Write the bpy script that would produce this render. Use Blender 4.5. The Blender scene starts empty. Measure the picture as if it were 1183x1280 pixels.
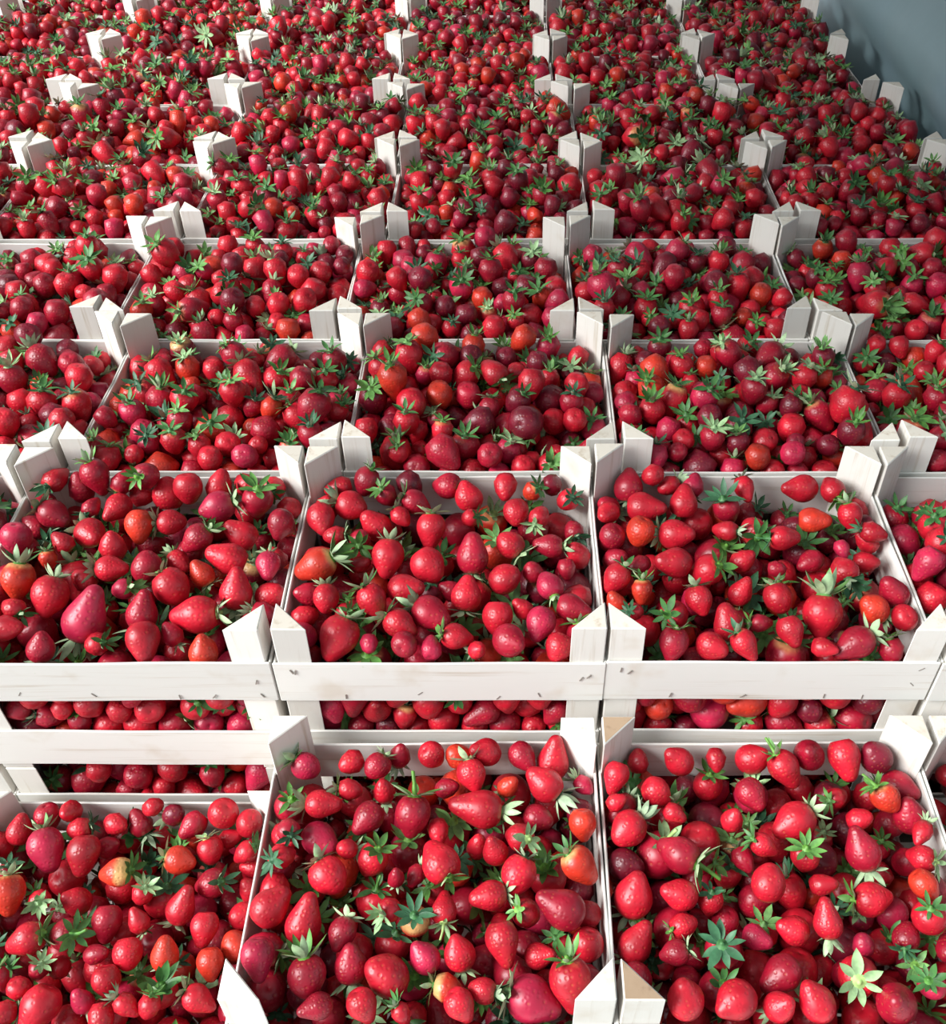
import bpy, bmesh, math, random
import numpy as np
from mathutils import Vector, Matrix

S = bpy.context.scene
COL = S.collection
R = math.radians

# ------------------------------------------------------------------ camera
F_PX, W_PX, H_PX, CX_PX = 1250.0, 1183.0, 1280.0, 637.0    # CX_PX: optical centre, right of the cropped frame's middle
CAM = np.array([-0.0876, -0.601, 0.752])
PITCH, YAW = R(42.74), 0.0
cd = bpy.data.cameras.new('camera'); cam = bpy.data.objects.new('camera', cd); COL.objects.link(cam)
cam.location = CAM; cam.rotation_euler = (math.pi / 2 - PITCH, 0, YAW)
cd.sensor_fit = 'HORIZONTAL'; cd.sensor_width = 36.0; cd.lens = 36.0 * F_PX / W_PX
cd.shift_x = -(CX_PX - W_PX / 2) / W_PX
cd.clip_start = 0.02; cd.clip_end = 100
S.camera = cam
FW = np.array([-math.sin(YAW) * math.cos(PITCH), math.cos(YAW) * math.cos(PITCH), -math.sin(PITCH)])
RT = np.array([math.cos(YAW), math.sin(YAW), 0.0]); UP = np.cross(RT, FW)

def project(P):
    q = np.atleast_2d(P) - CAM; d = q @ FW
    return np.stack([CX_PX + F_PX * (q @ RT) / d, H_PX / 2 - F_PX * (q @ UP) / d, d], 1)

# ------------------------------------------------------------------ light
world = bpy.data.worlds.new('daylight'); S.world = world; world.use_nodes = True
bg = world.node_tree.nodes['Background']
bg.inputs[0].default_value = (0.86, 0.94, 1.0, 1); bg.inputs[1].default_value = 0.50
sd = bpy.data.lights.new('sun_left_offscreen', 'SUN'); sun = bpy.data.objects.new('sun_left_offscreen', sd); COL.objects.link(sun)
sd.energy = 6.0; sd.angle = R(34); sd.color = (0.97, 1.0, 1.0)
sun.rotation_euler = Vector((-0.82, -0.30, 0.66)).to_track_quat('Z', 'Y').to_euler()
S.view_settings.view_transform = 'Standard'; S.view_settings.look = 'None'
S.view_settings.exposure = 0.34; S.view_settings.gamma = 1.0; S.view_settings.use_curve_mapping = False

rng = np.random.default_rng(11)
random.seed(11)

# ------------------------------------------------------------------ materials
def new_mat(name):
    m = bpy.data.materials.new(name); m.use_nodes = True
    nt = m.node_tree
    return m, nt, nt.nodes, nt.links, nt.nodes['Principled BSDF']

def node(ns, t, **kw):
    n = ns.new(t)
    for k, v in kw.items(): setattr(n, k, v)
    return n

def mixc(ns, ls, fac, a, b, mode='MIX'):
    n = node(ns, 'ShaderNodeMix', data_type='RGBA', blend_type=mode)
    for i, v in ((0, fac), (6, a), (7, b)):
        if isinstance(v, (int, float, tuple)): n.inputs[i].default_value = v
        else: ls.new(v, n.inputs[i])
    return n.outputs[2]

def ramp(ns, ls, val, a, b, lo=0.0, hi=1.0, smooth=True):
    n = node(ns, 'ShaderNodeMapRange', interpolation_type='SMOOTHSTEP' if smooth else 'LINEAR')
    for i, v in enumerate((val, a, b, lo, hi)):
        if isinstance(v, (int, float)): n.inputs[i].default_value = v
        else: ls.new(v, n.inputs[i])
    return n.outputs[0]

def wood(name, base, dark, scale, rough=0.72):
    m, nt, ns, ls, b = new_mat(name)
    tc = node(ns, 'ShaderNodeTexCoord'); oi = node(ns, 'ShaderNodeObjectInfo')
    add = node(ns, 'ShaderNodeVectorMath', operation='ADD'); ls.new(tc.outputs['Object'], add.inputs[0])
    mul = node(ns, 'ShaderNodeVectorMath', operation='SCALE'); mul.inputs[0].default_value = (3.1, 5.7, 2.3); ls.new(oi.outputs['Random'], mul.inputs['Scale'])
    ls.new(mul.outputs[0], add.inputs[1])
    mp = node(ns, 'ShaderNodeMapping'); mp.inputs['Scale'].default_value = scale; ls.new(add.outputs[0], mp.inputs[0])
    n1 = node(ns, 'ShaderNodeTexNoise'); n1.inputs['Scale'].default_value = 1.0; n1.inputs['Detail'].default_value = 5; n1.inputs['Roughness'].default_value = .6
    ls.new(mp.outputs[0], n1.inputs['Vector'])
    n2 = node(ns, 'ShaderNodeTexNoise'); n2.inputs['Scale'].default_value = 22; n2.inputs['Detail'].default_value = 3; ls.new(add.outputs[0], n2.inputs['Vector'])
    g = ramp(ns, ls, n1.outputs['Fac'], .52, .78)
    c = mixc(ns, ls, g, base, dark)
    st = ramp(ns, ls, n2.outputs['Fac'], .56, .8, 0, .45)
    c = mixc(ns, ls, st, c, tuple(x * y for x, y in zip(dark[:3], (.95, .88, .78))) + (1,))
    v = ramp(ns, ls, oi.outputs['Random'], 0, 1, .76, 1.05, False)
    comb = node(ns, 'ShaderNodeCombineColor'); [ls.new(v, comb.inputs[i]) for i in range(3)]
    c = mixc(ns, ls, 1.0, c, comb.outputs[0], 'MULTIPLY')
    ls.new(c, b.inputs['Base Color']); b.inputs['Roughness'].default_value = rough
    b.inputs['Specular IOR Level'].default_value = .25
    bp = node(ns, 'ShaderNodeBump'); bp.inputs['Strength'].default_value = .25; bp.inputs['Distance'].default_value = .0008
    ls.new(n1.outputs['Fac'], bp.inputs['Height']); ls.new(bp.outputs[0], b.inputs['Normal'])
    return m

SLAT_M = wood('pale_poplar_slat', (.80, .77, .72, 1), (.63, .55, .46, 1), (6, 160, 160))
POST_M = wood('pale_poplar_post', (.80, .76, .70, 1), (.61, .53, .43, 1), (150, 150, 7))
END_M = wood('poplar_end_grain', (.78, .70, .60, 1), (.55, .43, .31, 1), (90, 90, 90))
BROWN_M = wood('weathered_end_grain', (.42, .29, .19, 1), (.25, .16, .10, 1), (90, 90, 90))

def berry_mat(name, per_vertex):
    m, nt, ns, ls, b = new_mat(name); K = 1.0 if per_vertex else .0165      # single berries are modelled in head radii
    if per_vertex:
        src = node(ns, 'ShaderNodeAttribute', attribute_name='col'); colr, alpha = src.outputs['Color'], src.outputs['Alpha']
    else:
        src = node(ns, 'ShaderNodeObjectInfo'); colr, alpha = src.outputs['Color'], src.outputs['Alpha']
    t = node(ns, 'ShaderNodeAttribute', attribute_name='t').outputs['Fac']
    tc = node(ns, 'ShaderNodeTexCoord')
    nz = node(ns, 'ShaderNodeTexNoise'); nz.inputs['Scale'].default_value = 60 * K; nz.inputs['Detail'].default_value = 2; ls.new(tc.outputs['Object'], nz.inputs['Vector'])
    jt = node(ns, 'ShaderNodeMath', operation='MULTIPLY_ADD'); ls.new(nz.outputs['Fac'], jt.inputs[0]); jt.inputs[1].default_value = -.22; ls.new(t, jt.inputs[2])
    lo_ = node(ns, 'ShaderNodeMath', operation='SUBTRACT'); ls.new(alpha, lo_.inputs[0]); lo_.inputs[1].default_value = .62
    hi_ = node(ns, 'ShaderNodeMath', operation='SUBTRACT'); ls.new(alpha, hi_.inputs[0]); hi_.inputs[1].default_value = .40
    pale = ramp(ns, ls, jt.outputs[0], lo_.outputs[0], hi_.outputs[0], 1.0, 0.0)
    c = mixc(ns, ls, pale, colr, (.70, .38, .15, 1))
    blot = ramp(ns, ls, nz.outputs['Fac'], .35, .7, .75, 1.12)
    comb = node(ns, 'ShaderNodeCombineColor'); [ls.new(blot, comb.inputs[i]) for i in range(3)]
    c = mixc(ns, ls, 1.0, c, comb.outputs[0], 'MULTIPLY')
    vo = node(ns, 'ShaderNodeTexVoronoi'); vo.inputs['Scale'].default_value = 235 * K; vo.inputs['Randomness'].default_value = .55
    ls.new(tc.outputs['Object'], vo.inputs['Vector'])
    seed = ramp(ns, ls, vo.outputs['Distance'], .12, .26, 1, 0)
    seedf = node(ns, 'ShaderNodeMath', operation='MULTIPLY'); ls.new(seed, seedf.inputs[0]); seedf.inputs[1].default_value = .20
    c = mixc(ns, ls, seedf.outputs[0], c, (.55, .22, .06, 1))
    ls.new(c, b.inputs['Base Color'])
    b.inputs['Roughness'].default_value = .40; b.inputs['Specular IOR Level'].default_value = .5
    h = ramp(ns, ls, vo.outputs['Distance'], .1, .5)
    bp = node(ns, 'ShaderNodeBump'); bp.inputs['Strength'].default_value = .38; bp.inputs['Distance'].default_value = .0008
    ls.new(h, bp.inputs['Height']); ls.new(bp.outputs[0], b.inputs['Normal'])
    return m

BERRY_M = berry_mat('strawberry_skin', False)
BERRY_V = berry_mat('strawberry_skin_heaped', True)

def leaf_mat(name, per_vertex):
    m, nt, ns, ls, b = new_mat(name)
    if per_vertex: base = node(ns, 'ShaderNodeAttribute', attribute_name='col').outputs['Color']
    else: base = node(ns, 'ShaderNodeObjectInfo').outputs['Color']
    geo = node(ns, 'ShaderNodeNewGeometry')
    under = mixc(ns, ls, .55, base, (.50, .62, .40, 1))
    c = mixc(ns, ls, geo.outputs['Backfacing'], base, under)
    tc = node(ns, 'ShaderNodeTexCoord'); nz = node(ns, 'ShaderNodeTexNoise'); nz.inputs['Scale'].default_value = 140 if per_vertex else 2.3; ls.new(tc.outputs['Object'], nz.inputs['Vector'])
    v = ramp(ns, ls, nz.outputs['Fac'], .3, .7, .7, 1.25)
    comb = node(ns, 'ShaderNodeCombineColor'); [ls.new(v, comb.inputs[i]) for i in range(3)]
    c = mixc(ns, ls, 1.0, c, comb.outputs[0], 'MULTIPLY')
    ls.new(c, b.inputs['Base Color']); b.inputs['Roughness'].default_value = .5
    b.inputs['Specular IOR Level'].default_value = .4
    return m

LEAF_M = leaf_mat('sepal_green', False)
LEAF_V = leaf_mat('sepal_green_heaped', True)

def plain(name, c, rough=.6, metal=0.0):
    m, nt, ns, ls, b = new_mat(name)
    tc = node(ns, 'ShaderNodeTexCoord'); nz = node(ns, 'ShaderNodeTexNoise'); nz.inputs['Scale'].default_value = 6; nz.inputs['Detail'].default_value = 5
    ls.new(tc.outputs['Object'], nz.inputs['Vector'])
    c2 = tuple(min(1, x * 1.25) for x in c) + (1,); c1 = tuple(x * .8 for x in c) + (1,)
    ls.new(mixc(ns, ls, ramp(ns, ls, nz.outputs['Fac'], .3, .7), c1, c2), b.inputs['Base Color'])
    b.inputs['Roughness'].default_value = rough; b.inputs['Metallic'].default_value = metal
    return m

STEEL_M = plain('dull_steel', (.30, .27, .24), .5, .4)
FLOOR_M = plain('dark_plank_floor', (.10, .085, .07), .8)
GROUND_M = plain('pale_concrete', (.80, .80, .78), .85)

def tarp_mat():
    m, nt, ns, ls, b = new_mat('blue_grey_tarpaulin')
    tc = node(ns, 'ShaderNodeTexCoord')
    n1 = node(ns, 'ShaderNodeTexNoise'); n1.inputs['Scale'].default_value = 5; n1.inputs['Detail'].default_value = 4; ls.new(tc.outputs['Object'], n1.inputs['Vector'])
    n2 = node(ns, 'ShaderNodeTexNoise'); n2.inputs['Scale'].default_value = 2.2; n2.inputs['Detail'].default_value = 2; ls.new(tc.outputs['Object'], n2.inputs['Vector'])
    c = mixc(ns, ls, ramp(ns, ls, n1.outputs['Fac'], .35, .65), (.23, .34, .39, 1), (.27, .38, .43, 1))
    c = mixc(ns, ls, ramp(ns, ls, n2.outputs['Fac'], .45, .65, 0, .5), c, (.25, .36, .36, 1))
    ls.new(c, b.inputs['Base Color']); b.inputs['Roughness'].default_value = .45
    bp = node(ns, 'ShaderNodeBump'); bp.inputs['Strength'].default_value = .3; bp.inputs['Distance'].default_value = .01
    ls.new(n1.outputs['Fac'], bp.inputs['Height']); ls.new(bp.outputs[0], b.inputs['Normal'])
    return m
TARP_M = tarp_mat()

# ------------------------------------------------------------------ helpers
def mesh_obj(name, me, parent=None, mat=None):
    o = bpy.data.objects.new(name, me); COL.objects.link(o)
    if mat and not me.materials: me.materials.append(mat)
    if parent: o.parent = parent
    return o

def from_arrays(name, V, Fc, smooth=True):
    me = bpy.data.meshes.new(name); me.from_pydata([tuple(v) for v in V], [], [tuple(f) for f in Fc]); me.update()
    if smooth: me.polygons.foreach_set('use_smooth', [True] * len(me.polygons))
    return me

def box_mesh(name, lx, ly, lz, mat, bev=.0008, segs=1, wob=0.0, seed=0):
    bm = bmesh.new(); bmesh.ops.create_cube(bm, size=1)
    if segs > 1:
        e = [e for e in bm.edges if abs(e.verts[0].co.x - e.verts[1].co.x) > .5]
        bmesh.ops.subdivide_edges(bm, edges=e, cuts=segs - 1)
    for v in bm.verts: v.co = Vector((v.co.x * lx, v.co.y * ly, v.co.z * lz))
    if wob:
        rr = random.Random(seed); ph = [rr.uniform(0, 6) for _ in range(4)]
        for v in bm.verts:
            s = v.co.x / lx * 6
            v.co.z += wob * (math.sin(s + ph[0]) * .6 + math.sin(2.3 * s + ph[1]) * .4) * (1 if v.co.z > 0 else .7)
            v.co.y += wob * .5 * math.sin(s * .8 + ph[2])
    if bev: bmesh.ops.bevel(bm, geom=[e for e in bm.edges if e.calc_face_angle(0) > .9], offset=bev, segments=1, affect='EDGES')
    me = bpy.data.meshes.new(name); bm.to_mesh(me); bm.free(); me.materials.append(mat)
    return me

def struct(o, label=None):
    o['kind'] = 'structure'
    if label: o['label'] = label
    return o

# ------------------------------------------------------------------ the setting
RAIL = 0.0                       # height of the crates' top edges in the main block
POST_H, POST_UP = 0.23, 0.05     # corner post height, how far it stands above the top slat
BASE = RAIL + POST_UP - POST_H   # underside of the main block's top crates
FLOOR_Z = BASE - POST_H
CW, CD = 0.32, 0.28              # pitch of the grid of crates

def slab(name, x0, x1, y0, y1, z0, z1, mat):
    me = box_mesh(name, x1 - x0, y1 - y0, z1 - z0, mat, bev=0)
    o = mesh_obj(name, me); o.location = ((x0 + x1) / 2, (y0 + y1) / 2, (z0 + z1) / 2); return o

gr = slab('ground', -12, 6, -6, 12, FLOOR_Z - .76, FLOOR_Z - .70, GROUND_M); struct(gr, 'pale concrete ground outside')
fl = slab('floor', -1.36, .76, -.62, 2.62, FLOOR_Z - .06, FLOOR_Z, FLOOR_M); struct(fl, 'dark plank load floor under the crates')
dk = slab('floor_deck', -1.36, .70, .278, 2.62, FLOOR_Z, BASE, FLOOR_M); struct(dk, 'raised deck under the rear crates')
lg = slab('floor_ledge', -.314, .655, -.295, -.008, FLOOR_Z, RAIL - .105 + POST_UP - POST_H, FLOOR_M); struct(lg, 'low ledge under the front crates')

rf = slab('added_shade_sheet', -1.42, 1.0, -.25, 2.8, 1.16, 1.20, plain('shade_sheet_grey', (.35, .37, .38), .7)); struct(rf, 'unseen grey sheet added to shade the load')  # out-of-view sheet, added to block overhead light and darken the far right

def tarp():
    ys = np.linspace(-.6, 2.7, 90); prof = [(.05, -.46), (.05, -.2), (.05, -.05), (.042, -.005), (.022, .035), (.004, .065), (.0, .085), (.008, .11), (.03, .15), (.07, .22), (.12, .33), (.17, .48), (.20, .7), (.20, .95), (.20, 1.155)]
    V, Fc = [], []
    for y in ys:
        for dx, z in prof:
            fold = .012 * math.sin(y * 9 + z * 3) * min(1, max(0, z * 5)) + .006 * math.sin(y * 23 + 1.3 + z * 8) * min(1, max(0, z * 5))
            V.append((.705 + dx + fold, y, z))
    n = len(prof)
    for i in range(len(ys) - 1):
        for j in range(n - 1): Fc.append((i * n + j, i * n + j + 1, (i + 1) * n + j + 1, (i + 1) * n + j))
    me = from_arrays('wall_right', V, Fc); me.materials.append(TARP_M)
    o = mesh_obj('wall_right', me); sm = o.modifiers.new('thickness', 'SOLIDIFY'); sm.thickness = .02; sm.offset = 1
    struct(o, 'blue grey tarpaulin side wall'); return o
tarp()

# ------------------------------------------------------------------ crates
OW, OD = 0.319, 0.274            # outer size of one crate
LEG = 0.0335; TH = 0.0026
UP_H, GAP_H, LO_H = .058, .052, .060

def post_mesh(name, top):
    bm = bmesh.new()
    pts = [(0, 0), (LEG, 0), (0, LEG)]
    vs = [[bm.verts.new((x, y, z)) for x, y in pts] for z in (0, POST_H)]
    bm.faces.new(vs[0][::-1]); ft = bm.faces.new(vs[1])
    for i in range(3): bm.faces.new((vs[0][i], vs[0][(i + 1) % 3], vs[1][(i + 1) % 3], vs[1][i]))
    ft.material_index = 1
    bmesh.ops.recalc_face_normals(bm, faces=bm.faces)
    bmesh.ops.bevel(bm, geom=list(bm.edges), offset=.0011, segments=1, affect='EDGES')
    me = bpy.data.meshes.new(name); bm.to_mesh(me); bm.free()
    me.materials.append(POST_M); me.materials.append(top); return me
POSTS = [post_mesh('corner_post', END_M), post_mesh('corner_post_dark', BROWN_M)]
SLATS = {}
for i in range(3):
    SLATS['up', i] = box_mesh('side_slat_up', OW, TH, UP_H, SLAT_M, segs=8, wob=.0011, seed=i)
    SLATS['lo', i] = box_mesh('side_slat_lo', OW, TH, LO_H, SLAT_M, segs=8, wob=.0011, seed=i + 5)
    SLATS['eup', i] = box_mesh('end_slat_up', OD - 2 * TH - .001, TH, UP_H, SLAT_M, segs=6, wob=.0012, seed=i + 9)
    SLATS['elo', i] = box_mesh('end_slat_lo', OD - 2 * TH - .001, TH, LO_H, SLAT_M, segs=6, wob=.0012, seed=i + 13)
BOARD = box_mesh('base_board', OW - 2 * TH - .001, .07, .005, SLAT_M)
STAPLE = box_mesh('staple', .0011, .0008, .0065, STEEL_M, bev=0)

CRATES = []
def crate(cx, cy, base, rot, label, group, dark=(), staples=False, lean=1.0, up=POST_UP):
    """cx, cy: centre of the crate on the ground; dark: corners (sx, sy) with weathered brown tops"""
    rr = random.Random(int((cx * 91 + cy * 37 + base * 13) * 1000))
    e = bpy.data.objects.new('wooden_crate', None); COL.objects.link(e); e.empty_display_size = .05
    e.location = (cx, cy, base); e.rotation_euler = (0, 0, rot)
    e['label'] = label; e['category'] = 'crate'; e['group'] = group
    def put(name, me, loc, rz=0.0, tilt=(0, 0)):
        o = mesh_obj(name, me, e); o.location = loc; o.rotation_euler = (tilt[0], tilt[1], rz); return o
    ix, iy = OW / 2 - TH - .0004, OD / 2 - TH - .0004
    for sx, sy, rz in ((-1, -1, 0), (1, -1, 90), (1, 1, 180), (-1, 1, 270)):
        p = put('corner_post', POSTS[1 if (sx, sy) in dark else 0], (sx * ix, sy * iy, 0), R(rz), (R(rr.gauss(0, .25)) * lean, R(rr.gauss(0, .25)) * lean))
        p.scale = (1, 1, 1 + rr.uniform(-.022, 0))
        if (sx, sy) in dark: p['label'] = 'corner post with a brown weathered top'
    zt = POST_H - up
    for sy in (-1, 1):
        y = sy * (OD / 2 - TH / 2)
        a = put('side_slat', SLATS['up', rr.randrange(3)], (0, y, zt - UP_H / 2), 0, (0, R(rr.gauss(0, .15))))
        put('side_slat', SLATS['lo', rr.randrange(3)], (0, y, zt - UP_H - GAP_H - LO_H / 2), 0, (0, R(rr.gauss(0, .15))))
        if staples and sy < 0:
            for x in (-.142, -.140, .139, .143, -.09, -.02, .06, .10):
                zz = rr.uniform(-.02, .024) if abs(x) > .12 else rr.uniform(-.024, -.016)
                s = put('staple', STAPLE, (0, 0, 0)); s.parent = a; s.location = (x + rr.uniform(-.004, .004), -TH / 2 - .0004, zz); s.rotation_euler = (0, R(rr.uniform(-50, 50)), 0)
    for sx in (-1, 1):
        x = sx * (OW / 2 - TH / 2)
        put('end_slat', SLATS['eup', rr.randrange(3)], (x, 0, zt - UP_H / 2 - .001), R(90), (0, R(rr.gauss(0, .2))))
        put('end_slat', SLATS['elo', rr.randrange(3)], (x, 0, zt - UP_H - GAP_H - LO_H / 2), R(90))
    for y in (-.085, 0, .085): put('base_board', BOARD, (0, y, .0045))
    CRATES.append((e, cx, cy, base))
    return e

ORD = ['', 'first', 'second', 'third', 'fourth', 'fifth', 'sixth', 'seventh', 'eighth', 'ninth']
SHIFT = {1: 0.005, 2: .040, 3: 0.001, 4: .038, 5: .033, 6: 0.0, 7: -.002, 8: 0.001}
FRONT = {1: 0.0, 2: .281, 3: .558, 4: .845, 5: 1.121, 6: 1.402, 7: 1.678, 8: 1.960}
FIRSTCOL = {1: -3, 2: -3, 3: -3, 4: -4, 5: -4, 6: -4, 7: -4, 8: -4, 9: -4}
fills = []                       # (cx, cy, rail, rot, kind, key)
for r in range(1, 9):
    for c in range(FIRSTCOL[r], 2):
        cx = SHIFT[r] + CW * (c + .5) + float(np.clip(rng.normal(0, .0004), -.0005, .0005))
        cy = FRONT[r] + OD / 2 + float(np.clip(rng.normal(0, .0012), -.0012, .0012))
        rot = float(np.clip(rng.normal(0, .0012), -.002, .002))
        n = 2 - c
        place = 'next to the grey wall' if n == 1 else ORD[n] + ' from the grey wall'
        lab = f'strawberry crate in {ORD[r - 1]} row behind the exposed white slats, {place}' if r > 1 else \
              f'crate with exposed long white front slats, {place}'
        e = crate(cx, cy, BASE, rot, lab, 'crates of the raised block', staples=(r == 1), lean=1 if r == 1 else 1.6)
        fills.append((cx, cy, RAIL, rot, 'row1' if r == 1 else 'far', (r, c)))
# crates carrying the first row
for c in range(-3, 2):
    n = 2 - c
    place = 'next to the grey wall' if n == 1 else ORD[n] + ' from the grey wall'
    crate(SHIFT[1] + CW * (c + .5), OD / 2, FLOOR_Z, 0, f'lower crate carrying the crate with white front slats, {place}', 'crates underneath the front row')
    fills.append((SHIFT[1] + CW * (c + .5), OD / 2, RAIL - POST_H, 0, 'under', (0.5, c)))
# low crates in front
LOWR = RAIL - .105; LEDGE = LOWR + POST_UP - POST_H
for cx, cy, rot, lab, dark, kd, c in (
        (-.1605, -.153, R(.25), 'low crate between the lowest crate and the crate with brown post tops', (), 'near', -1),
        (.1595, -.153, R(-.1), 'low crate with brown weathered tops on two corner posts', ((-1, 1), (-1, -1)), 'near', 0),
        (.4800, -.150, 0.0, 'low crate on the grey wall side of the crate with brown post tops', (), 'edge', 1)):
    crate(cx, cy, LEDGE, rot, lab, 'low crates before the raised block', dark=dark)
    fills.append((cx, cy, LOWR, rot, kd, (0, c)))
LOWEST = RAIL - .205
crate(-.4885, -.160, LOWEST + .03 - POST_H, R(-.3), 'lowest crate standing a step below the other front crates', 'low crates before the raised block', up=.03)
fills.append((-.4885, -.160, LOWEST, R(-.3), 'near', (0, -2)))

# ------------------------------------------------------------------ strawberries: shapes
# kind: (length / head radius, tip radius / head radius)
KINDS = [(2.35, .50), (2.15, .66), (2.55, .42), (2.05, .75), (2.45, .58), (2.75, .46), (2.25, .45), (1.98, .80)]
HEADZ = .93                      # head sphere centre below the calyx, in head radii

def berry_geo(kind, seg, rings, seed, lump=.05):
    Lf, tf = KINDS[kind]; rr = np.random.default_rng(seed)
    d = Lf - HEADZ - tf; sn = (1 - tf) / d; sn = min(.98, sn); cs = math.sqrt(1 - sn * sn)
    # meridian: head arc from the calyx to the tangent point, straight flank, tip arc
    pts = []
    # direction angle measured from the tip side (+z): tangent normals have angle acos(sn)
    th_t = math.acos(sn)
    n1, n2, n3 = max(3, int(rings * .5)), max(1, int(rings * .2)), max(2, int(rings * .3))
    for th in np.linspace(math.pi * .985, th_t, n1): pts.append((math.sin(th), HEADZ + math.cos(th)))
    for q in np.linspace(0, 1, n2 + 1)[1:]:
        r = (1 - q) * 1 + q * tf; zc = HEADZ + q * d
        pts.append((r * cs, zc + r * sn))
    for th in np.linspace(th_t, .0, n3 + 1)[1:-1]: pts.append((tf * math.sin(th), HEADZ + d + tf * math.cos(th)))
    pts = np.array(pts); pts[:, 1] = np.maximum(pts[:, 1], .10)   # flattened shoulder
    V = [(0, 0, .16)]; T = [0.0]
    ph = rr.uniform(0, 6.28, 5); am = rr.uniform(.3, 1, 5)
    for r, z in pts:
        for k in range(seg):
            a = 2 * math.pi * k / seg
            w = 1 - lump * (.5 + .5 * (am[0] * math.sin(a + ph[0]) * .5 + am[1] * math.sin(2 * a + ph[1] + z) * .6 + am[2] * math.sin(3 * a + ph[2] - 2 * z) * .4))
            V.append((r * math.cos(a) * w, r * math.sin(a) * w * (1 - .08 * am[3]), z)); T.append(z / Lf)
    V.append((0, 0, Lf)); T.append(1.0)
    n = len(pts); Fc = []
    for k in range(seg): Fc.append((0, 1 + (k + 1) % seg, 1 + k))
    for i in range(n - 1):
        for k in range(seg):
            a, b = 1 + i * seg + k, 1 + i * seg + (k + 1) % seg
            Fc.append((a, b, b + seg)); Fc.append((a, b + seg, a + seg))
    o = 1 + (n - 1) * seg
    for k in range(seg): Fc.append((o + k, o + (k + 1) % seg, len(V) - 1))
    V = np.array(V); V[:, :2] += (V[:, 2:3] / Lf) ** 2 * rr.normal(0, .07, 2)      # slightly bent tip
    V[:, 2] *= -1                                                                  # tip points to -z, calyx to +z
    return V, np.array(Fc), np.array(T)

def sepal_geo(seed, nl=5):
    """one sepal: root at the origin, growing along +x, upper side +z; unit length"""
    rr = np.random.default_rng(seed); w = rr.uniform(.18, .26); cur = rr.uniform(-.3, .75); tw = rr.uniform(-.3, .3)
    V, Fc = [], []
    for i in range(nl + 1):
        s = i / nl; wid = w * (math.sin(math.pi * min(.999, s * .93 + .07)) ** .75) * (1 - .35 * s); bend = cur * s * s
        for k, q in enumerate((-1, 0, 1)):
            y = q * wid; z = bend + abs(q) * wid * .35 + tw * s * y
            V.append((s * (1 - .12 * abs(bend)), y, z))
    for i in range(nl):
        for k in range(2):
            a = i * 3 + k; Fc.append((a, a + 3, a + 4)); Fc.append((a, a + 4, a + 1))
    return np.array(V), np.array(Fc)

def rot_z(a): c, s = math.cos(a), math.sin(a); return np.array([[c, -s, 0], [s, c, 0], [0, 0, 1]])
def rot_y(a): c, s = math.cos(a), math.sin(a); return np.array([[c, 0, s], [0, 1, 0], [-s, 0, c]])

def calyx_plan(seed):
    """angles, lifts, lengths of the sepals of one calyx, in head radii"""
    rr = np.random.default_rng(seed); n = int(rr.integers(7, 11)); base = rr.uniform(-.2, .75)
    out = []
    for k in range(n):
        out.append((2 * math.pi * (k + rr.uniform(-.22, .22)) / n, base + rr.normal(0, .22), rr.uniform(.65, 1.05), int(rr.integers(0, 4))))
    return out

def core_geo(stem, seg=8):
    """centre of the calyx: a low dome with the cut stalk"""
    prof = [(.30, -.04), (.24, .06), (.10, .09)] + ([(.075, .5), (.07, .95), (.0, .97)] if stem else [(.085, .22), (.0, .24)])
    V, Fc = [], []
    for i, (r, z) in enumerate(prof):
        for k in range(seg):
            a = 2 * math.pi * k / seg; V.append((r * math.cos(a) + (.25 * max(0, z - .1) ** 1.5 if stem else 0), r * math.sin(a), z))
    for i in range(len(prof) - 1):
        for k in range(seg):
            a, b = i * seg + k, i * seg + (k + 1) % seg; Fc.append((a, b, b + seg)); Fc.append((a, b + seg, a + seg))
    return np.array(V), np.array(Fc)

SEPALS = [sepal_geo(100 + i) for i in range(4)]
SEPALS_LO = [sepal_geo(100 + i, 3) for i in range(4)]
PLANS = [calyx_plan(200 + i) for i in range(10)]
def calyx_geo(plan, stem, lo):
    cv, cf = core_geo(stem, 5 if lo else 8); Vs, Fs = [cv], [cf]; off = len(cv)
    for (a, lift, ln, v) in plan:
        sv, sf = (SEPALS_LO if lo else SEPALS)[v]
        M = rot_z(a) @ rot_y(-lift)
        V = (sv * ln) @ M.T + rot_z(a) @ np.array([.2, 0, .03]); Vs.append(V); Fs.append(sf + off); off += len(V)
    return np.vstack(Vs), np.vstack(Fs)

# ------------------------------------------------------------------ strawberries: settle in the crates
HX, HY = OW / 2 - TH - .001, OD / 2 - TH - .001

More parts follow.
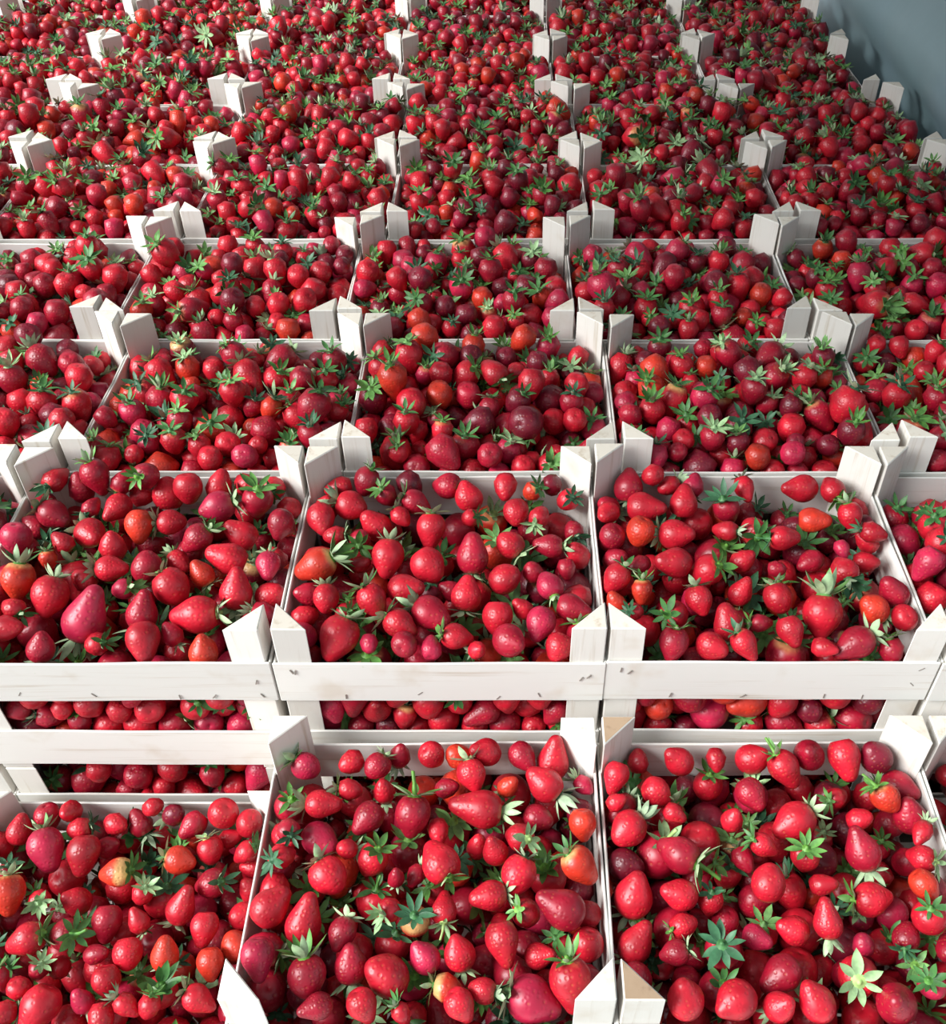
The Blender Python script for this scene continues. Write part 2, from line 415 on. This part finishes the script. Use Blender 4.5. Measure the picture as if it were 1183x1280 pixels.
def settle(seed, depth, top, pins=None, iters=260):
    """returns head, tip positions (local; z relative to the rail), head radius, kind; placed berries come first"""
    rg = np.random.default_rng(seed)
    n = int(4 * HX * HY * depth * .60 / 2.05e-5)
    kind = rg.choice(len(KINDS), n, p=[.2, .17, .12, .13, .15, .06, .1, .07])
    a = np.clip(rg.normal(.0163, .0025, n), .0105, .0225)
    m = 0
    if pins is not None:
        PH, PT, pa, pk = pins; m = len(pa); kind = np.concatenate([pk, kind]); a = np.concatenate([pa, a])
    n += m
    tf = np.array([k[1] for k in KINDS])[kind]; Lf = np.array([k[0] for k in KINDS])[kind]
    dist = (Lf - HEADZ - tf) * a
    floor = -depth if pins is None else -depth - .028
    P = np.empty((2 * n, 3)); rad = np.concatenate([a, a * tf])
    P[:n, 0] = rg.uniform(-HX + .02, HX - .02, n); P[:n, 1] = rg.uniform(-HY + .02, HY - .02, n)
    P[:n, 2] = floor + .012 + np.maximum(0, np.arange(n) - m) / (n - m) * depth * (1.5 if pins is None else .8)
    u = rg.normal(size=(n, 3)); u /= np.linalg.norm(u, axis=1)[:, None]
    up_ = rg.random(n) < .62; u[up_, 2] = np.abs(u[up_, 2]) + .25; u /= np.linalg.norm(u, axis=1)[:, None]
    P[n:] = P[:n] + u * dist[:, None]
    ids = np.concatenate([np.arange(n), np.arange(n)])
    pin = np.zeros(2 * n, bool); pin[:m] = True; pin[n:n + m] = True
    if m:
        goal = np.vstack([PH, PT]); P[pin] = goal
    for it in range(iters):
        if it % 8 == 0:
            sq = (P ** 2).sum(1); d2 = sq[:, None] + sq[None, :] - 2 * P @ P.T
            rs = rad[:, None] + rad[None, :] + .006
            I, J = np.nonzero(np.triu((d2 < rs * rs) & (ids[:, None] != ids[None, :]), 1))
        g = .0009 if it < iters * .75 else .0002
        P[~pin, 2] -= g
        for sub in range(2):
            v = P[J] - P[I]; L = np.sqrt((v ** 2).sum(1)) + 1e-9; pen = rad[I] + rad[J] - L
            k = np.maximum(pen, 0) * .42; mv = v / L[:, None] * k[:, None]
            for ax in range(3):
                P[:, ax] += np.bincount(J, mv[:, ax], len(P)) - np.bincount(I, mv[:, ax], len(P))
            v = P[n:] - P[:n]; L = np.sqrt((v ** 2).sum(1)) + 1e-9; c = (v / L[:, None]) * ((L - dist) * .5)[:, None]
            P[:n] += c; P[n:] -= c
            if m and it < iters - 12: P[pin] += (goal - P[pin]) * .12
            lx, ly = HX - rad, HY - rad
            P[:, 0] = np.clip(P[:, 0], -lx, lx); P[:, 1] = np.clip(P[:, 1], -ly, ly)
            s = np.abs(P[:, 0]) + np.abs(P[:, 1]) - (HX + HY - LEG - 1.42 * rad)
            q = s > 0
            P[q, 0] -= np.sign(P[q, 0]) * s[q] * .5; P[q, 1] -= np.sign(P[q, 1]) * s[q] * .5
            P[:, 2] = np.maximum(P[:, 2], floor + rad)
    tops = P[:n, 2] + a
    if not m:
        P[:, 2] += top - np.percentile(tops, 93)
        keep = ~((tops > np.percentile(tops, 72)) & (rg.random(n) < .16))      # gaps in the top layer
    else:
        edge = np.maximum(np.abs(P[:n, 0]) / HX, np.abs(P[:n, 1]) / HY) > .72
        keep = (np.arange(n) < m) | ((tops < .010 + .008 * edge) & ~((tops > -.012) & ~edge & (rg.random(n) < .5)))
    return P[:n][keep], P[n:][keep], a[keep], kind[keep]

# Berries read off the photograph: image x, y, head radius (px), direction of the tip (degrees, 90 = away from
# the viewer), how far the tip points at the viewer (negative: cap towards the viewer), tone
PLACED = {
(0, -2): """27 1035 17 90 .3|58 1063 23 280 .4|105 1068 21 270 .3|99 1037 15 200 0|147 1031 15 0 .8|175 1025 16 130 -.2|193 1005 13 0 .8|278 1012 20 250 .4
243 1031 16 225 .3|264 1063 17 290 .05|317 1028 18 210 .2|308 1069 15 200 0|226 1075 18 350 0 o|145 1091 19 190 -.2 p|10 1119 22 270 .3 o|49 1127 14 0 -.95 g
94 1129 18 0 .5 d|228 1130 19 70 .1 l|183 1112 15 250 -.7|272 1103 19 190 -.7|134 1155 20 265 .3|172 1150 14 120 .1|32 1175 21 200 0|88 1168 19 180 -.7
256 1162 18 265 .3|158 1194 20 270 .4|205 1195 19 90 .2 o|265 1207 18 265 .2 o|122 1193 14 0 .5|134 1228 19 270 .2|26 1233 16 250 .3|50 1212 13 0 -.8 g
72 1209 15 0 .7 d|42 1262 25 260 .3|200 1232 21 270 -.8|186 1258 16 270 .4|250 1250 18 330 0|160 1258 15 330 0|104 1250 15 0 .6|127 1275 18 0 .5
4 1225 13 270 0|5 1266 16 0 .5|137 1058 15 0 .6 d|62 1017 17 270 -.6|10 1085 12 270 -.7|290 1042 13 0 .5 d""",
(0, -1): """382 958 18 320 .1|405 1006 19 0 .1|440 953 16 200 .4|471 958 17 250 .4|500 943 15 0 .7|438 986 15 0 -.1|480 988 15 0 .5 d|459 1024 20 230 .4|516 1021 24 265 .15
592 968 19 270 .5|594 1010 25 175 .1 l|402 1049 22 0 .5 d|433 1061 14 0 .6|470 1067 20 240 -.55|557 1090 24 120 -.6|410 1096 24 300 .3|345 1131 24 60 .3|378 1146 24 65 .1 l
495 1096 12 0 .7|484 1142 16 0 -.8 g|517 1147 19 0 -.85 p|555 1147 16 90 -.6 g|427 1168 19 250 .6|610 1120 20 190 .3|530 1196 20 130 .2|575 1190 21 100 .1|441 1204 22 100 0
477 1224 28 130 .2|386 1224 25 280 .1|323 1200 22 270 .3|391 1267 18 0 .4|457 1272 20 270 .3|553 1241 18 10 -.5 p|576 1272 20 300 .3|503 1273 13 300 0|655 945 18 300 .5
696 943 22 80 .2 l|679 979 22 140 0|636 982 14 0 .5 o|674 1021 18 0 .5 d|649 1053 18 0 -.9 g|622 1060 17 0 .5|730 1032 19 270 .05 o|727 1083 22 315 -.1 o|646 1095 24 250 .3
652 1139 18 330 -.6|702 1133 26 150 .2|629 1181 23 280 .3|677 1194 17 0 .5 d|717 1232 28 275 .1|669 1252 30 340 .1|600 1240 17 180 0|598 1057 15 0 .5 d|737 983 13 0 .4 d
345 1077 16 0 -.7|363 1047 15 0 -.7|548 1040 15 0 .5 d|560 985 14 0 .5 d|700 1175 14 0 -.7 d|520 1095 13 0 .5 d""",
(0, 0): """766 973 17 270 .3|797 950 15 0 .4 d|847 950 19 0 .5|895 950 14 270 .5|985 958 21 285 .4|824 992 19 315 .2|842 1015 13 0 .5|773 1005 12 0 .6|787 1042 23 180 .5
940 994 19 300 .5|916 1024 15 0 .6|846 1067 24 150 .05|884 1075 18 0 -.8 d|992 1030 25 210 .2|956 1057 16 330 -.1|1007 1063 18 260 -.7|961 1103 23 80 .2|792 1117 26 0 .4 d
848 1118 21 160 .2|888 1120 16 0 -.6 d|797 1176 23 60 .3 d|843 1192 17 200 0|904 1184 22 270 -.6|857 1250 25 100 .2|922 1265 26 200 .3|975 1220 24 220 .3 d|978 1265 20 60 .3
990 1162 19 160 .2 d|854 1156 17 0 .5 d|948 1172 16 0 .5 d|1058 949 22 280 .4|1110 999 19 330 0 o|1126 985 22 0 .4 d|1075 1024 16 0 .5 d|1077 1060 23 110 .1|1152 1042 14 0 .5
1163 1077 17 0 -.6|1035 1147 19 95 0 l|1092 1125 22 0 .1 d|1158 1112 19 315 .2 o|1075 1224 25 0 -.95 g|1163 1228 18 0 -.9|1148 1170 17 0 -.8 d|1156 1153 22 0 .3 d
1020 1250 24 120 .2|1126 1270 27 100 .3|1079 1181 15 0 .4 d|1040 1000 14 0 -.7 d|930 1075 15 0 .5 d|1030 1105 15 0 .4 d""",
(1, -2): """133 603 19 270 .1|176 592 16 0 .5|69 644 19 330 .1|145 632 17 0 .6|110 640 12 0 -.6|108 670 20 0 .5|175 659 19 270 .3 p|142 682 18 0 .4|61 699 12 270 -.1 o|21 727 22 270 -.1 o
61 746 24 250 .4|143 710 18 0 0|179 708 20 60 .2|105 725 16 0 .4 d|110 768 28 75 .05 l|179 762 21 80 .1|180 803 22 280 .3|51 808 18 90 .4|10 785 18 0 .3|82 675 14 0 .4
22 765 14 0 -.5|125 800 16 0 -.6|209 592 20 280 .3|231 614 19 330 .4|278 603 18 90 0|271 634 20 200 .15|327 624 20 250 .05|352 593 17 0 .5|350 656 18 0 .5|214 653 17 0 -.1
245 674 18 220 .05|300 668 19 150 .2|283 697 22 160 .2|251 716 16 120 .2 o|335 712 16 270 .3|217 735 24 310 .3|297 735 22 90 .15|241 771 26 180 0|251 818 20 90 -.2 p
217 790 15 0 .4|224 703 14 0 .4 d|66 605 15 0 -.7|160 735 14 0 -.6|15 678 20 0 .3""",
(1, -1): """416 605 15 0 .4|440 632 19 340 .1|402 650 19 0 .5|420 670 14 180 -.1|444 678 15 0 -.8|470 655 19 0 .4|520 625 17 0 .4|502 646 13 0 .5|485 699 22 265 .3|391 710 22 200 0 o
536 709 22 310 .3|509 736 20 0 .3|410 750 18 270 .4|467 752 20 300 .05|541 768 22 330 .3|422 799 26 245 .2|502 783 20 330 0|506 811 17 0 -.8 g|461 805 13 0 .5|539 664 19 270 .05
377 771 17 0 .3 d|436 766 13 0 -.7|452 705 12 0 .4 d|584 618 18 90 .3|632 609 16 270 .4|667 613 13 200 0 o|712 621 15 0 -.9|646 641 17 280 .3|671 652 14 0 -.6 g|593 646 12 0 -.6
591 691 22 90 .1|638 680 18 135 0|685 683 16 180 0|632 723 21 30 .3|667 715 14 0 .4|691 740 17 110 -.5|710 715 13 0 .4 d|585 742 20 90 .1|622 773 21 270 .3|675 781 20 0 .4
638 810 22 0 .4|698 810 18 250 .3|720 764 18 0 .3|653 760 14 0 .4|568 801 18 10 -.2|597 818 13 0 .4|480 610 14 0 -.5|552 812 14 0 -.7 g|560 740 14 0 .4 d|720 668 13 0 -.7 d""",
(1, 0): """782 596 20 60 .2|809 634 20 0 .3|856 627 19 90 .2|755 643 15 0 .4|793 667 19 0 .2 o|847 668 20 0 .5|841 704 20 180 .3|799 706 13 0 .5|762 724 18 270 .15|803 740 14 270 -.1 o
770 752 13 0 .4 o|840 767 19 0 -.9|789 765 12 0 -.8|873 752 18 290 .2|909 777 20 110 .1|892 710 20 200 -.7|842 811 20 265 .2|892 815 20 0 .3|935 817 18 300 0|929 700 16 0 .4 d
931 612 14 0 .4|906 629 17 0 -.6|929 667 17 0 -.7|911 665 14 170 -.1|927 738 16 0 .4 d|1000 611 19 180 .2|1019 650 17 0 .2 p|1065 646 17 280 .05|1041 619 16 0 -.6|980 672 17 0 0
1092 668 15 0 .4|1053 687 11 0 .4|1012 703 16 0 .4 d|1059 720 17 0 -.7|973 748 20 290 .2|1028 771 26 265 .05|1092 761 19 150 .2 o|1123 738 19 150 .3|989 790 18 290 .2
1143 771 17 0 -.7|1123 818 16 0 -.8|1071 820 23 200 .1|952 779 13 0 -.1|1036 824 14 0 .3|971 711 12 0 .3|1083 703 15 0 .3 d""",
}
def placed(key, cx, cy, rail, rot):
    rg = np.random.default_rng(77 + int(key[0] * 10 + key[1]))
    H, T, A, K, tone = [], [], [], [], []
    c, s = math.cos(-rot), math.sin(-rot); M = np.array([[c, -s, 0], [s, c, 0], [0, 0, 1]])
    for q in PLACED[key].replace('\n', '|').split('|'):
        w = q.split(); x, y, r, ang, f = map(float, w[:5]); tn = w[5] if len(w) > 5 else ''
        if ang == 0 and abs(f) > .35: ang = rg.uniform(0, 360)
        ray = FW * F_PX + RT * (x - CX_PX) - UP * (y - H_PX / 2)
        z = rail + .004 + rg.normal(0, .003) - (.014 if tn == 'd' else 0)
        C = CAM + ray * ((z - CAM[2]) / ray[2]); d = (C - CAM) @ FW
        vd = ray / np.linalg.norm(ray); g = math.sqrt(1 - f * f); an = math.radians(ang)
        u = -vd * f + g * (math.cos(an) * RT + math.sin(an) * UP); u /= np.linalg.norm(u)
        k = 5 if tn == 'l' else int(rg.choice([0, 1, 2, 4, 6, 3], p=[.28, .16, .14, .18, .16, .08])); a = min(.0235, r * d / F_PX * (1.0 if f > -.5 else 1.05))
        Lf, tf = KINDS[k]
        h = C - u * (Lf / 2 - HEADZ) * a if f > -.5 else C + u * .45 * a
        t = h + u * (Lf - HEADZ - tf) * a
        H.append(M @ (h - (cx, cy, rail))); T.append(M @ (t - (cx, cy, rail))); A.append(a); K.append(k); tone.append((tn, f))
    for ex, ey, ez in [(x, HY - .016, .004) for x in np.linspace(-HX + .04, HX - .04, 11)] + [(sx * (HX - .017), y, -.012) for sx in (-1, 1) for y in np.linspace(-HY + .04, HY - .04, 8)]:
        a = rg.uniform(.0125, .017); h = np.array([ex, ey, ez + rg.normal(0, .003)])
        if len(H) and min(min(np.linalg.norm(np.array(H) - h, axis=1)), min(np.linalg.norm(np.array(T) - h, axis=1))) < 1.3 * a: continue
        u = rg.normal(size=3) * (1, .5, 1) + (0, 0, .5); u /= np.linalg.norm(u); k = int(rg.choice([0, 1, 3, 6])); Lf, tf = KINDS[k]
        H.append(h); T.append(h + u * (Lf - HEADZ - tf) * a); A.append(a); K.append(k); tone.append(('', 6.0))
    H, T, A = np.array(H), np.array(T), np.array(A)
    return (H, T, A, np.array(K)), tone

templates = [settle(500 + i, .088, .026) for i in range(5)]

PAL = [((.50, .008, .022), 'bright red', .42), ((.34, .005, .022), 'deep red', .25), ((.55, .030, .014), 'orange-red', .11),
       ((.18, .004, .018), 'dark crimson', .12), ((.46, .012, .050), 'pinkish red', .10)]
GREENS = [(.055, .16, .042), (.085, .21, .045), (.035, .11, .05), (.13, .28, .08), (.26, .40, .19)]

tones = []
B = []      # all berries: dict rows
for (cx, cy, rail, rot, kind, key) in fills:
    if kind == 'far' or kind == 'under' or kind == 'edge':
        H, T, a, kd = templates[rng.integers(len(templates))]
        H, T = H.copy(), T.copy()
        fx, fy = rng.choice([-1, 1]), rng.choice([-1, 1])
        H[:, 0] *= fx; T[:, 0] *= fx; H[:, 1] *= fy; T[:, 1] *= fy
        lift = {'far': rng.uniform(-.004, .004) + (.011 if key[0] > 3 else .006), 'under': .010, 'edge': -.012}[kind]
        H[:, 2] += lift; T[:, 2] += lift
    elif key in PLACED:
        pins, tones = placed(key, cx, cy, rail, rot)
        H, T, a, kd = settle(900 + int(key[1]) + 7 * int(key[0]), .115 if kind == 'row1' else .075, 0, pins)
    else:
        H, T, a, kd = settle(900 + int(key[1]), .125, .018)
    c, s = math.cos(rot), math.sin(rot); M = np.array([[c, -s, 0], [s, c, 0], [0, 0, 1]])
    loc = H.copy()
    H = H @ M.T + (cx, cy, rail); T = T @ M.T + (cx, cy, rail)
    for i in range(len(a)):
        if kind in ('far', 'edge', 'under') and loc[i, 2] < -.062: continue
        B.append((H[i], T[i], a[i], int(kd[i]), key, kind, loc[i], (tones[i] if i < len(tones) else ('', 9.0)) if key in PLACED else None))
HB = np.array([b[0] for b in B]); TB = np.array([b[1] for b in B]); AB = np.array([b[2] for b in B]); KB = np.array([b[3] for b in B])
NB = len(B)

# which berries the camera sees, and how large
SC = .5; cw, ch = int(W_PX * SC), int(H_PX * SC)
near_idx = [i for i in range(NB) if B[i][4][0] in (0, 1, .5)]
pj = project(HB); pt = project(TB)
idb = -np.ones((ch, cw), int); order = sorted(near_idx, key=lambda i: -pj[i, 2]); rail_done = False
def disc(x, y, r, v):
    x0, x1, y0, y1 = max(0, int(x - r)), min(cw, int(x + r) + 2), max(0, int(y - r)), min(ch, int(y + r) + 2)
    if x0 >= x1 or y0 >= y1: return
    yy, xx = np.mgrid[y0:y1, x0:x1]; m = (xx - x) ** 2 + (yy - y) ** 2 < r * r
    idb[y0:y1, x0:x1][m] = v
for i in order:
    if not rail_done and HB[i, 1] < 0:
        rail_done = True
        idb[int(830 * SC):int(884 * SC)] = -1; idb[int(913 * SC):int(960 * SC), :int(352 * SC)] = -1
    tf = KINDS[KB[i]][1]
    for q in (0, .5, 1):
        x, y, d = pj[i] * (1 - q) + pt[i] * q; r = AB[i] * (1 + (tf - 1) * q) * F_PX / d
        disc(x * SC, y * SC, r * SC, i)
cnt = np.bincount(idb[idb >= 0].ravel(), minlength=NB) / SC ** 2
cand = [i for i in near_idx if (B[i][4][0] == 0 or B[i][4] in PLACED) and cnt[i] > 260]
SOLO = set(sorted(cand, key=lambda i: -cnt[i])[:320])

# ------------------------------------------------------------------ strawberries: build
def frame(i, roll):
    z = HB[i] - TB[i]; z = z / (np.linalg.norm(z) + 1e-9)
    t = np.array([0, 0, 1.0]) if abs(z[2]) < .9 else np.array([1.0, 0, 0])
    x = np.cross(t, z); x /= np.linalg.norm(x); y = np.cross(z, x)
    M = np.stack([x, y, z], 1) @ rot_z(roll)
    return M, HB[i] + z * HEADZ * AB[i]

HI = {}
for k in range(len(KINDS)):
    for v in range(2):
        V, Fc, T = berry_geo(k, 20, 16, 31 * k + v)
        me = from_arrays('strawberry', V, Fc); at = me.attributes.new('t', 'FLOAT', 'POINT'); at.data.foreach_set('value', T.astype(np.float32))
        me.materials.append(BERRY_M); HI[k, v] = me
SEP_ME = []
for V, Fc in SEPALS:
    me = from_arrays('sepal', V, Fc); me.materials.append(LEAF_M); SEP_ME.append(me)
CORE_ME = {}
for st in (0, 1):
    V, Fc = core_geo(st); me = from_arrays('calyx_core', V, Fc); me.materials.append(LEAF_M); CORE_ME[st] = me
CAL_ME = {}
for p, plan in enumerate(PLANS):
    V, Fc = calyx_geo(plan, 0, False); me = from_arrays('calyx', V, Fc); me.materials.append(LEAF_M); CAL_ME[p] = me

CRNAME = {(0, -1): 'low crate beside the lowest', (0, 0): 'brown-topped low crate', (0, 1): 'low crate nearest the wall', (0, -2): 'lowest crate',
          (1, -2): 'fourth slatted crate from wall', (1, -1): 'third slatted crate from wall', (1, 0): 'second slatted crate from wall'}
def zone(l):
    ax, ay = l[0] / HX, l[1] / HY
    if max(abs(ax), abs(ay)) < .36: return 'mid-heap'
    fb = 'far' if ay > .36 else ('near' if ay < -.36 else ''); lr = 'wall-side' if ax > .36 else ('open-side' if ax < -.36 else '')
    if fb and lr: return f'by {fb} {lr} post'
    return f'by {fb or lr} slat'

lo_geo = {(k, v): berry_geo(k, 11, 9, 31 * k + v) for k in range(len(KINDS)) for v in range(2)}
vlo_geo = {(k, v): berry_geo(k, 9, 7, 31 * k + v) for k in range(len(KINDS)) for v in range(2)}
cal_lo = [calyx_geo(p, 0, True) for p in PLANS]
bv, bf, bc, btt, bm_i = [], [], [], [], []; off = 0
def push(V, Fc, colr, T, mi):
    global off
    bv.append(V); bf.append(Fc + off); bc.append(np.tile(np.array(colr, np.float32), (len(V), 1))); btt.append(T); bm_i.append(np.full(len(Fc), mi)); off += len(V)
n_sep = 0
for i in range(NB):
    H, T_, a, k, key, kd, loc, tone = B[i]
    rr = np.random.default_rng(i + 5)
    M, org = frame(i, rr.uniform(0, 6.28))
    pc = rr.choice(len(PAL), p=[q[2] for q in PAL]); colr, cname, _ = PAL[pc]
    colr = tuple(np.clip(np.array(colr) * rr.normal(1, .10), 0, 1))
    al = rr.choice([.20, .34, .43, .54], p=[.56, .27, .14, .03])
    gr_ = np.array(GREENS[rr.choice(5, p=[.3, .28, .2, .14, .08])]) * rr.normal(1, .08)
    plan = int(rr.integers(len(PLANS))); v = int(rr.integers(2)); has_cal = rr.random() < .56
    if tone is not None:
        tn, tfc = tone; has_cal = rr.random() < (1.0 if tfc < .16 else (.30 if tfc < 5 else .55))
        pc = {'o': 2, 'p': 2}.get(tn, pc if pc in (0, 1, 4) or tfc > 5 else 0); cname = PAL[pc][1]; colr = tuple(np.clip(np.array(PAL[pc][0]) * rr.normal(1, .10), 0, 1))
        if tn in ('o', 'p'): al = .47 if tn == 'o' else .72
        elif tfc < 5: al = min(al, .36)
        if tn == 'g': gr_ = np.array(GREENS[4]) * rr.normal(1, .06)
    cs = a * rr.uniform(.95, 1.2) * (1.18 if tone is not None and tone[1] < .16 else 1.0)
    rch = np.abs(loc[:2] + M[:2, 2] * a * 1.1) + cs * (1 - np.abs(M[:2, 2])) * .9
    if loc[2] < .02 and (rch[0] > HX or rch[1] > HY): has_cal = False
    if not has_cal: al = min(al, .30)
    if i in SOLO:
        o = bpy.data.objects.new('strawberry', HI[k, v]); COL.objects.link(o)
        Mx = Matrix([list(M[0] * a) + [org[0]], list(M[1] * a) + [org[1]], list(M[2] * a) + [org[2]], [0, 0, 0, 1]])
        o.matrix_world = Mx; o.color = (*colr, al)
        o['category'] = 'strawberry'
        out = M[:, 2]; facing = float(out @ (CAM - org) / np.linalg.norm(CAM - org))
        size = 'large' if a > .0185 else ('small' if a < .0145 else '')
        state = 'calyx up' if (facing > .25 and has_cal) else ('pale shoulder' if al > .45 else 'calyx hidden')
        lab = f'{size} {cname} strawberry, {state}, {zone(loc)}, {CRNAME[key]}'.strip()
        o['label'] = lab; o['group'] = lab
        if has_cal:
            s = cs / a
            if facing > .1:
                st = int(rr.random() < .18)
                c = bpy.data.objects.new('calyx', CORE_ME[st]); COL.objects.link(c); c.parent = o
                c.matrix_basis = Matrix.Translation((0, 0, -.10)) @ Matrix.Scale(s, 4); c.color = (*np.clip(gr_ * (1.5, 1.45, 1.0), 0, 1), 1)
                for (ang, lift, ln, sv) in PLANS[plan]:
                    sp = bpy.data.objects.new('sepal', SEP_ME[sv]); COL.objects.link(sp); sp.parent = c
                    sp.matrix_basis = Matrix.Rotation(ang, 4, 'Z') @ Matrix.Translation((.2, 0, .03)) @ Matrix.Rotation(-lift, 4, 'Y') @ Matrix.Scale(ln, 4)
                    sp.color = (*np.clip(gr_ * rr.normal(1, .12), 0, 1), 1); n_sep += 1
            else:
                c = bpy.data.objects.new('calyx', CAL_ME[plan]); COL.objects.link(c); c.parent = o
                c.matrix_basis = Matrix.Translation((0, 0, -.10)) @ Matrix.Scale(s, 4); c.color = (*np.clip(gr_, 0, 1), 1)
        continue
    V, Fc, T = (lo_geo if key[0] < 4 else vlo_geo)[k, v]
    push((V * a) @ M.T + org, Fc, (*colr, al), T.astype(np.float32), 0)
    if has_cal:
        V, Fc = cal_lo[plan]
        push((V * cs + (0, 0, -.10 * a)) @ M.T + org, Fc, (*np.clip(gr_, 0, 1), 1), np.zeros(len(V), np.float32), 1)

V = np.vstack(bv).astype(np.float32); Fc = np.vstack(bf).astype(np.int32)
me = bpy.data.meshes.new('strawberry_heap')
me.vertices.add(len(V)); me.vertices.foreach_set('co', V.ravel())
me.loops.add(Fc.size); me.loops.foreach_set('vertex_index', Fc.ravel())
me.polygons.add(len(Fc)); me.polygons.foreach_set('loop_start', np.arange(0, Fc.size, 3, dtype=np.int32))
me.polygons.foreach_set('material_index', np.concatenate(bm_i).astype(np.int32))
me.polygons.foreach_set('use_smooth', np.ones(len(Fc), bool))
me.update(calc_edges=True)
at = me.attributes.new('t', 'FLOAT', 'POINT'); at.data.foreach_set('value', np.concatenate(btt))
at = me.attributes.new('col', 'FLOAT_COLOR', 'POINT'); at.data.foreach_set('color', np.vstack(bc).ravel())
me.materials.append(BERRY_V); me.materials.append(LEAF_V)
ho = mesh_obj('strawberry_heap', me)
ho['kind'] = 'stuff'; ho['label'] = 'ripe red strawberries with green caps heaped in all the crates'; ho['category'] = 'strawberries'
print('TRIS heap', len(Fc), 'solo', len(SOLO), 'sepals', n_sep, 'objects', len(bpy.data.objects))
